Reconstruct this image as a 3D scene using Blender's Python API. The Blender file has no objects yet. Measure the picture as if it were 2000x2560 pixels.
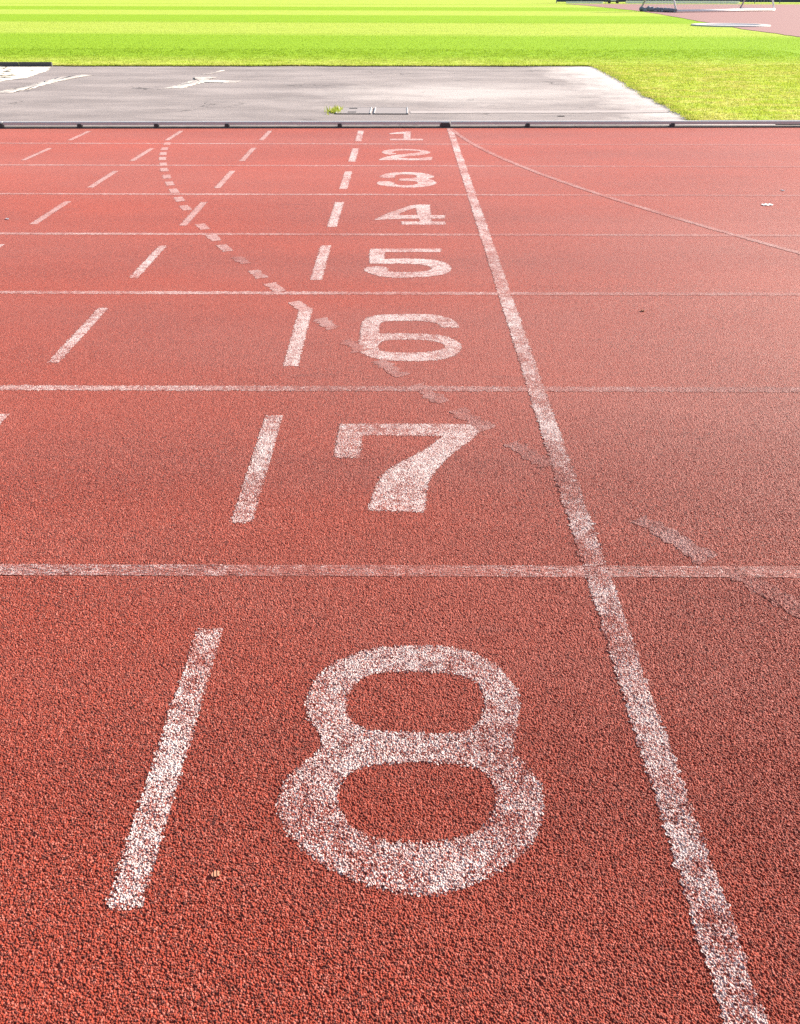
import bpy, math, random
import numpy as np
from mathutils import Matrix, Vector

scene = bpy.context.scene
COL = scene.collection

# ------------------------------------------------------------------ camera
PITCH, YAW, ROLL, CAM_H = 0.5695364, 0.00192485, 0.00193161, 1.36123544
def camera_matrix():
    fwd = Vector((0, math.cos(PITCH), -math.sin(PITCH)))
    right = Vector((1, 0, 0)); up = right.cross(fwd)
    r = math.cos(ROLL) * right + math.sin(ROLL) * up
    u = -math.sin(ROLL) * right + math.cos(ROLL) * up
    m = Matrix((r, u, -fwd)).transposed().to_4x4()
    return Matrix.Translation((0, 0, CAM_H)) @ Matrix.Rotation(YAW, 4, 'Z') @ m
cam_data = bpy.data.cameras.new('camera')
cam_data.sensor_fit = 'HORIZONTAL'; cam_data.sensor_width = 36.0
cam_data.lens = 36.0 * 2050.0 / 2000.0
cam_data.clip_start = 0.05; cam_data.clip_end = 2000
cam = bpy.data.objects.new('camera', cam_data); COL.objects.link(cam)
cam.matrix_world = camera_matrix(); scene.camera = cam

# ------------------------------------------------------------------ light
SUN_AZ, SUN_EL = math.radians(66), math.radians(29)      # azimuth clockwise from +Y
world = bpy.data.worlds.new('World'); scene.world = world; world.use_nodes = True
wn = world.node_tree; bg = wn.nodes['Background']
sky = wn.nodes.new('ShaderNodeTexSky'); sky.sky_type = 'NISHITA'; sky.sun_disc = False
sky.sun_elevation = SUN_EL; sky.sun_rotation = SUN_AZ
sky.air_density = 1.0; sky.dust_density = 2.0
wn.links.new(sky.outputs[0], bg.inputs[0]); bg.inputs[1].default_value = 0.09
sun_data = bpy.data.lights.new('sun', 'SUN'); sun_data.energy = 5.0; sun_data.angle = math.radians(0.5)
sun_data.color = (1.0, 0.93, 0.83)
sun = bpy.data.objects.new('sun', sun_data); COL.objects.link(sun)
sdir = Vector((math.sin(SUN_AZ) * math.cos(SUN_EL), math.cos(SUN_AZ) * math.cos(SUN_EL), math.sin(SUN_EL)))
sun.rotation_euler = sdir.to_track_quat('Z', 'Y').to_euler(); sun.location = sdir * 30

scene.view_settings.view_transform = 'Standard'; scene.view_settings.look = 'None'
scene.view_settings.exposure = 1.35; scene.view_settings.gamma = 1.0
scene.view_settings.use_curve_mapping = False
scene.render.engine = 'CYCLES'
scene.cycles.feature_set = 'EXPERIMENTAL'
scene.cycles.dicing_rate = 0.65; scene.cycles.preview_dicing_rate = 1.0
scene.cycles.offscreen_dicing_scale = 8.0
scene.cycles.dicing_camera = cam
scene.cycles.use_denoising = False
scene.cycles.max_bounces = 5

random.seed(7); rng = np.random.default_rng(7)

# ------------------------------------------------------------------ helpers
def tag(o, label=None, cat=None, group=None, kind=None):
    if label: o['label'] = label
    if cat: o['category'] = cat
    if group: o['group'] = group
    if kind: o['kind'] = kind
    return o
def mesh_obj(name, verts, faces, mat, parent=None, smooth=False):
    me = bpy.data.meshes.new(name)
    me.from_pydata([tuple(map(float, v)) for v in verts], [], [tuple(map(int, f)) for f in faces]); me.update()
    me.materials.append(mat)
    if smooth: me.polygons.foreach_set('use_smooth', [True] * len(me.polygons))
    o = bpy.data.objects.new(name, me); COL.objects.link(o)
    if parent: o.parent = parent
    return o
def empty(name, loc, rz=0.0):
    o = bpy.data.objects.new(name, None); o.empty_display_size = 0.1
    o.location = loc; o.rotation_euler = (0, 0, rz); COL.objects.link(o); return o
def displaced(o):
    m = o.modifiers.new('dice', 'SUBSURF'); m.subdivision_type = 'SIMPLE'; m.levels = 0; m.render_levels = 1
    try: o.cycles.use_adaptive_subdivision = True
    except AttributeError: m.use_adaptive_subdivision = True
    return o
class MB:                                   # collects shapes for ONE mesh
    def __init__(s): s.v, s.f = [], []
    def add(s, v, f):
        b = len(s.v); s.v += [tuple(p) for p in v]; s.f += [tuple(i + b for i in q) for q in f]; return s
    def box(s, c, d, rz=0.0, bev=0.0):
        x, y, z = d[0] / 2, d[1] / 2, d[2] / 2
        b = min(bev, x * .9, y * .9)
        ring = [(-x + b, -y), (x - b, -y), (x, -y + b), (x, y - b), (x - b, y), (-x + b, y), (-x, y - b), (-x, -y + b)] if b > 0 else [(-x, -y), (x, -y), (x, y), (-x, y)]
        n = len(ring); ca, sa = math.cos(rz), math.sin(rz)
        v = []
        for zz in (-z, z):
            for px, py in ring: v.append((c[0] + px * ca - py * sa, c[1] + px * sa + py * ca, c[2] + zz))
        f = [tuple(range(n - 1, -1, -1)), tuple(range(n, 2 * n))] + [(i, (i + 1) % n, n + (i + 1) % n, n + i) for i in range(n)]
        return s.add(v, f)
    def tube(s, pts, r, seg=10):
        pts = [Vector(p) for p in pts]; v, f = [], []
        for i, p in enumerate(pts):
            t = (pts[min(i + 1, len(pts) - 1)] - pts[max(i - 1, 0)]).normalized()
            a = t.cross(Vector((0, 0, 1)) if abs(t.z) < .9 else Vector((1, 0, 0))).normalized(); b = t.cross(a)
            rr = r[i] if isinstance(r, (list, tuple)) else r
            for k in range(seg):
                q = 2 * math.pi * k / seg; v.append(p + rr * (math.cos(q) * a + math.sin(q) * b))
        for i in range(len(pts) - 1):
            for k in range(seg):
                f.append((i * seg + k, i * seg + (k + 1) % seg, (i + 1) * seg + (k + 1) % seg, (i + 1) * seg + k))
        f += [tuple(range(seg - 1, -1, -1)), tuple(range((len(pts) - 1) * seg, len(pts) * seg))]
        return s.add(v, f)
    def build(s, name, mat, parent=None, smooth=False): return mesh_obj(name, s.v, s.f, mat, parent, smooth)

# ------------------------------------------------------------------ materials
class NT:
    def __init__(s, name):
        s.m = bpy.data.materials.new(name); s.m.use_nodes = True; s.t = s.m.node_tree
        s.t.nodes.clear(); s.out = s.t.nodes.new('ShaderNodeOutputMaterial')
    def n(s, kind, **kw):
        o = s.t.nodes.new('ShaderNode' + kind)
        for k, v in kw.items(): setattr(o, k, v)
        return o
    def set(s, sock, val):
        if hasattr(val, 'is_output'): s.t.links.new(val, sock)
        elif isinstance(val, (tuple, list)) and len(val) == 3 and sock.type == 'RGBA': sock.default_value = (*val, 1)
        else: sock.default_value = val
    def math(s, op, a, b=None, clamp=False):
        o = s.n('Math', operation=op, use_clamp=clamp); s.set(o.inputs[0], a)
        if b is not None: s.set(o.inputs[1], b)
        return o.outputs[0]
    def maprange(s, v, a, b, c=0.0, d=1.0, smooth=False):
        o = s.n('MapRange', clamp=True)
        if smooth: o.interpolation_type = 'SMOOTHSTEP'
        for i, x in enumerate((v, a, b, c, d)): s.set(o.inputs[i], x)
        return o.outputs[0]
    def mix(s, f, a, b, blend='MIX'):
        o = s.n('Mix', data_type='RGBA', blend_type=blend, clamp_result=False)
        s.set(o.inputs[0], f); s.set(o.inputs[6], a); s.set(o.inputs[7], b); return o.outputs[2]
    def pos2(s, sx=1.0, sy=1.0):
        g = s.n('NewGeometry'); p = s.n('VectorMath', operation='MULTIPLY')
        s.t.links.new(g.outputs['Position'], p.inputs[0]); p.inputs[1].default_value = (sx, sy, 0); return p.outputs[0]
    def xyz(s):
        g = s.n('NewGeometry'); q = s.n('SeparateXYZ'); s.t.links.new(g.outputs['Position'], q.inputs[0]); return q.outputs
    def noise(s, vec, scale, detail=2.0, rough=0.5):
        o = s.n('TexNoise'); s.set(o.inputs['Vector'], vec); o.inputs['Scale'].default_value = scale
        o.inputs['Detail'].default_value = detail; o.inputs['Roughness'].default_value = rough; return o.outputs['Fac']
    def voro(s, vec, scale, feature='F1', out='Distance'):
        o = s.n('TexVoronoi', feature=feature); s.set(o.inputs['Vector'], vec); o.inputs['Scale'].default_value = scale
        return o.outputs[out]
    def bsdf(s, color, rough=0.6, spec=0.5, metallic=0.0, sheen=0.0, tint=(1, 1, 1)):
        b = s.n('BsdfPrincipled'); s.set(b.inputs['Base Color'], color); s.set(b.inputs['Roughness'], rough)
        b.inputs['Specular IOR Level'].default_value = spec; b.inputs['Metallic'].default_value = metallic
        if sheen: b.inputs['Sheen Weight'].default_value = sheen; b.inputs['Sheen Roughness'].default_value = 0.45; b.inputs['Sheen Tint'].default_value = (*tint, 1)
        return b
    def done(s, sh): s.t.links.new(sh, s.out.inputs['Surface']); return s.m
    def bump(s, b, h, dist, strength=1.0):
        o = s.n('Bump'); o.inputs['Strength'].default_value = strength; s.set(o.inputs['Distance'], dist)
        s.set(o.inputs['Height'], h); s.t.links.new(o.outputs[0], b.inputs['Normal'])

def simple(name, color, rough=0.6, spec=0.4, metallic=0.0, var=0.12, scale=30.0, detail=4):
    k = NT(name); g = k.n('NewGeometry').outputs['Position']
    f = k.noise(g, scale, detail, .6)
    c = k.mix(f, tuple(x * (1 - var) for x in color), tuple(min(1, x * (1 + var)) for x in color))
    b = k.bsdf(c, rough, spec, metallic); k.bump(b, k.noise(g, scale * 4, 3), .0008); return k.done(b.outputs[0])

GR = 295.0
def granule_height(k):
    p = k.pos2()
    d1 = k.n('TexVoronoi', feature='SMOOTH_F1'); k.set(d1.inputs['Vector'], p); d1.inputs['Scale'].default_value = GR; d1.inputs['Smoothness'].default_value = .35
    h = k.math('SUBTRACT', 1.0, k.math('MULTIPLY', d1.outputs['Distance'], 1.2))
    return k.math('ADD', h, k.math('MULTIPLY', k.math('SUBTRACT', k.noise(p, 130.0, 1, .5), .5), 1.5))
def granule_bump(k, b):
    p = k.pos2()
    f = k.math('ADD', k.math('MULTIPLY', k.math('SUBTRACT', .5, k.voro(p, GR)), 1.2), k.noise(p, 420.0, 1, .5))
    k.bump(b, f, k.maprange(k.xyz()[1], 2.5, 8.0, .0028, .0010))
def displace(k, h, scale=0.0036):
    d = k.n('Displacement'); d.inputs['Midlevel'].default_value = 0.55
    # relief is only resolvable close by: towards the far lanes the worn surface lies flatter
    k.set(d.inputs['Scale'], k.maprange(k.xyz()[1], 1.0, 4.5, scale, scale * .06))
    k.set(d.inputs['Height'], h); k.t.links.new(d.outputs[0], k.out.inputs['Displacement'])
    k.m.displacement_method = 'DISPLACEMENT'
def rubber_color(k):
    p = k.pos2()
    cell = k.voro(p, GR, out='Color'); sep = k.n('SeparateColor'); k.t.links.new(cell, sep.inputs[0])
    r = sep.outputs[0]
    c = k.mix(r, (0.136, 0.016, 0.007), (0.300, 0.040, 0.019))
    c = k.mix(k.maprange(sep.outputs[1], .82, .88), c, (0.36, 0.105, 0.075))          # odd pale granules
    c = k.mix(k.maprange(sep.outputs[2], .86, .92), c, (0.05, 0.010, 0.008))        # odd dark granules
    big = k.noise(k.pos2(.6, 1.0), .9, 4, .55)
    c = k.mix(k.maprange(big, .42, .62, 0, .85), c, k.mix(.5, c, (0.30, 0.036, 0.014)))    # brighter, newer-looking red patches
    dust = k.noise(k.pos2(.35, 1.0), .5, 5, .6)
    c = k.mix(k.maprange(dust, .42, .70, 0, .50), c, (0.25, 0.085, 0.068))          # dusty worn patches
    run = k.math('ABSOLUTE', k.math('SUBTRACT', k.math('FRACT', k.math('DIVIDE', k.math('SUBTRACT', k.xyz()[1], .605), 1.22)), .5))
    run = k.math('MULTIPLY', k.maprange(run, .12, .36, 1.0, 0.0, True), k.maprange(k.noise(k.pos2(.12, 1.0), 1.6, 4, .6), .40, .66))
    c = k.mix(k.math('MULTIPLY', run, .22), c, (0.10, 0.022, 0.018))                # middle of each lane scuffed by runners
    sc = k.noise(k.pos2(.5, 2.6), 1.9, 3, .7)
    c = k.mix(k.maprange(sc, .66, .74, 0, .35), c, (0.085, 0.028, 0.026))           # a few dark scuffs
    return c
def track_material():
    k = NT('red_track_rubber'); c = rubber_color(k)
    b = k.bsdf(c, 0.55, 0.30, sheen=0.24, tint=(1.0, .36, .28)); granule_bump(k, b); displace(k, granule_height(k)); return k.done(b.outputs[0])
def paint_material(name, wear, fade=(0, 0), tone=(0.64, 0.555, 0.53), patch=0.09, axis=(1.0, 1.0), opacity=.93):
    """white line paint worn off the granules; wear 0 new .. 1 gone; fade = extra wear per metre along +x from x0"""
    k = NT(name); p = k.pos2(); red = rubber_color(k)
    cell = k.voro(p, GR, out='Color'); sep = k.n('SeparateColor'); k.t.links.new(cell, sep.inputs[0])
    n1 = k.noise(p, 210.0, 3, .7); n2 = k.noise(k.pos2(*axis), 3.2, 5, .65); n3 = k.noise(p, 30.0, 3, .6)
    s = k.math('ADD', k.math('MULTIPLY', sep.outputs[0], .30), k.math('MULTIPLY', n1, 1.15))
    s = k.math('ADD', s, k.math('MULTIPLY', k.math('SUBTRACT', n2, .5), patch * 6))
    s = k.math('ADD', s, k.math('MULTIPLY', k.math('SUBTRACT', n3, .5), .5))
    w = wear + .22
    if fade[1]:
        x = k.xyz()[0]
        w = k.math('ADD', w, k.math('MULTIPLY', k.math('MAXIMUM', k.math('SUBTRACT', x, fade[0]), 0.0), fade[1]))
    f = k.maprange(k.math('SUBTRACT', s, w), -.07, .13)
    f = k.math('MULTIPLY', f, opacity)
    c = k.mix(f, red, tone)
    b = k.bsdf(c, 0.55, 0.35, sheen=0.24, tint=(1.0, .6, .55)); granule_bump(k, b); displace(k, granule_height(k)); return k.done(b.outputs[0])

M_TRACK = track_material()
M_PAINT = paint_material('white_paint_worn', .50, opacity=.85)
M_PAINT_OLD = paint_material('white_paint_scuffed', .49, opacity=.85)
M_PAINT_FAINT = paint_material('white_paint_faded', .45, opacity=.42)
M_PAINT_LANE = paint_material('white_paint_lane', .555, fade=(-1.0, .05), axis=(.4, 1.0), opacity=.66)
M_PAINT_START = paint_material('white_paint_start', .53, patch=.16, opacity=.82)
M_PAINT_GHOST = paint_material('white_paint_ghost', .55, opacity=.22, patch=.22)

def grass_color(k):
    q = k.xyz(); X, Y = q[0], q[1]
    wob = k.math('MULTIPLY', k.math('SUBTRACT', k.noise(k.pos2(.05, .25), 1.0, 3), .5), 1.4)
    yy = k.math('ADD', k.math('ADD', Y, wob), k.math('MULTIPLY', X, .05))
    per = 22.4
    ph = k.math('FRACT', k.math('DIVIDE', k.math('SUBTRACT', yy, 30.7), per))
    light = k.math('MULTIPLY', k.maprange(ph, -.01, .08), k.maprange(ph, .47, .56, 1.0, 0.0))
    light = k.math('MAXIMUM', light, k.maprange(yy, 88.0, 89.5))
    c = k.mix(light, (0.215, 0.345, 0.022), (0.350, 0.420, 0.070))  # mowing stripes: light off the leaning blades put into the grass colour
    mot = k.noise(k.pos2(.25, 1.2), 1.2, 5, .6)
    c = k.mix(k.maprange(mot, .4, .75, 0, .4), c, (0.19, 0.29, 0.008))
    # tired, yellower turf in the corner beside the track and along the apron
    near = k.math('ADD', k.maprange(Y, 16.5, 19.5, 1.0, 0.0, True), k.maprange(Y, 19.0, 22.0, .75, 0.0))
    near = k.math('MINIMUM', near, 1.0)
    dry = k.noise(k.pos2(.5, 1.3), 2.4, 5, .65)
    yel = k.mix(k.maprange(dry, .45, .60), (0.36, 0.44, 0.05), (0.50, 0.45, 0.13))
    c = k.mix(k.math('MULTIPLY', near, .85), c, yel)
    return c
def grass_ground():
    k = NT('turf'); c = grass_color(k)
    h = k.noise(k.pos2(), 14.0, 6, .7)
    c = k.mix(k.maprange(k.noise(k.pos2(.3, 1), 5.0, 6, .75), .5, .75, 0, .35), c, (0.08, 0.13, 0.01))
    b = k.bsdf(c, 0.9, 0.05); k.bump(b, h, .02); return k.done(b.outputs[0])
def grass_blade():
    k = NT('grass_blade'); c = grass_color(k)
    v = k.n('TexWhiteNoise', noise_dimensions='2D'); k.t.links.new(k.pos2(40, 40), v.inputs['Vector'])
    c = k.mix(k.maprange(k.voro(k.pos2(), 55.0), 0, .9, 0, .4), c, (0.24, 0.27, 0.02))
    b = k.bsdf(c, 0.6, 0.15); t = k.n('BsdfTranslucent'); k.set(t.inputs[0], c)
    mx = k.n('MixShader'); mx.inputs[0].default_value = .5
    k.t.links.new(b.outputs[0], mx.inputs[1]); k.t.links.new(t.outputs[0], mx.inputs[2]); return k.done(mx.outputs[0])
M_TURF, M_BLADE = grass_ground(), grass_blade()

def asphalt(name='grey_asphalt', sandy=False):
    k = NT(name); p = k.pos2(); q = k.xyz(); X, Y = q[0], q[1]
    c = k.mix(k.maprange(k.noise(k.pos2(.35, 1.0), 1.3, 6, .62), .35, .68), (0.210, 0.172, 0.160), (0.375, 0.315, 0.292))
    stain = k.noise(k.pos2(.45, 1.3), 3.0, 6, .7)
    c = k.mix(k.maprange(stain, .50, .70, 0, .65), c, (0.165, 0.138, 0.13))
    c = k.mix(k.maprange(k.noise(p, 70.0, 4, .7), .35, .65, 0, .5), c, (0.17, 0.145, 0.14))
    c = k.mix(k.maprange(k.voro(p, 22.0), .03, .10, .75, 0.0), c, (0.10, 0.085, 0.085))
    wig = k.n('VectorMath', operation='ADD'); k.t.links.new(p, wig.inputs[0])
    nz = k.n('TexNoise'); k.set(nz.inputs['Vector'], p); nz.inputs['Scale'].default_value = 2.5; nz.inputs['Detail'].default_value = 4
    k.t.links.new(nz.outputs['Color'], wig.inputs[1])
    crack = k.n('TexVoronoi', feature='DISTANCE_TO_EDGE'); k.t.links.new(wig.outputs[0], crack.inputs['Vector']); crack.inputs['Scale'].default_value = .38
    cm = k.math('MULTIPLY', k.maprange(crack.outputs['Distance'], .003, .011, 1.0, 0.0), k.maprange(k.noise(p, .9, 2), .5, .62))
    c = k.mix(k.math('MULTIPLY', cm, .8), c, (0.06, 0.05, 0.045))
    # pale sand trodden along the free edge beside the turf and in a broad patch
    edge = k.maprange(k.math('ADD', X, k.math('MULTIPLY', k.math('SUBTRACT', k.noise(p, 1.6, 6, .7), .5), 2.4)), 2.6, 3.6)
    a = k.n('VectorMath', operation='DISTANCE'); k.t.links.new(k.pos2(.62, 1.0), a.inputs[0]); a.inputs[1].default_value = (.62, 14.0, 0)
    pt = k.math('ADD', a.outputs['Value'], k.math('MULTIPLY', k.math('SUBTRACT', k.noise(k.pos2(.6, 1), 1.8, 6, .7), .5), 3.0))
    pale = k.math('MAXIMUM', k.math('MULTIPLY', edge, .7), k.maprange(pt, .4, 1.8, .42, 0.0))
    c = k.mix(pale, c, (0.60, 0.53, 0.49))
    if sandy:                                    # thin spilt sand with the asphalt showing through
        s = k.math('ADD', k.noise(p, 9.0, 5, .7), k.math('MULTIPLY', k.math('SUBTRACT', k.noise(k.pos2(1.6, .5), 2.5, 3), .5), 1.0))
        c = k.mix(k.maprange(s, .36, .60, .15, .92), c, (0.58, 0.52, 0.46))
    b = k.bsdf(c, 0.75, 0.3); k.bump(b, k.noise(p, 120.0, 4, .7), .004); return k.done(b.outputs[0])
M_SPILL = asphalt('thin_spilt_sand', True)
M_ASPHALT = asphalt()
M_GROUND = simple('earth', (0.10, 0.12, 0.04), .9, .1, scale=.8)
M_SOIL = simple('dark_soil', (0.10, 0.085, 0.05), .95, .1, scale=60)
M_SAND = simple('pale_sand', (0.66, 0.60, 0.51), .9, .2, var=.10, scale=25)
M_CONCRETE = simple('footing_concrete', (0.13, 0.11, 0.10), .9, .2, var=.75, scale=7)
M_ALU = simple('aluminium', (0.52, 0.50, 0.48), .42, .5, .25, var=.08, scale=8)
M_BLOCK = simple('dark_clamp', (0.055, 0.048, 0.046), .6, .4)
M_WHITE = simple('white_enamel', (0.78, 0.78, 0.76), .35, .5, var=.05, scale=6)
M_SHADET = simple('shaded_tube', (0.42, 0.43, 0.47), .4, .5, var=.08)  # goal tubes turned from the sun, their grey shade put into the colour
M_NET = simple('net_cord', (0.45, 0.45, 0.50), .8, .2)
M_NETDARK = simple('bunched_net', (0.24, 0.24, 0.28), .9, .1, var=.3, scale=14)
M_EDGING = simple('dark_rubber_edging', (0.085, 0.080, 0.076), .7, .3, scale=15)
M_STEEL = simple('worn_steel', (0.55, 0.52, 0.50), .5, .5, .4, scale=20)
M_COVER = simple('cover_plate', (0.27, 0.232, 0.222), .7, .3, scale=22)
M_DARK = simple('dark_gap', (0.02, 0.018, 0.018), .8, .2)
M_DCOURT = simple('pale_red_court', (0.25, 0.125, 0.115), .8, .3, var=.10, scale=1.1, detail=6)  # worn red rubber, with the pale pink of glare put into the colour
M_FENCE = simple('fence_mesh', (0.10, 0.105, 0.125), .8, .2, var=.25, scale=1.4)
M_POST = simple('fence_post', (0.24, 0.25, 0.28), .5, .4)
M_RIM = simple('whitewashed_rim', (0.46, 0.44, 0.42), .9, .1)
M_PAPER = simple('paper', (0.82, 0.80, 0.77), .8, .2, var=.04)
M_LEAF = simple('dry_leaf', (0.33, 0.15, 0.09), .8, .2, var=.25, scale=60)
M_TRENCH = simple('pale_patch', (0.35, 0.30, 0.285), .8, .25, scale=12)

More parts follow.
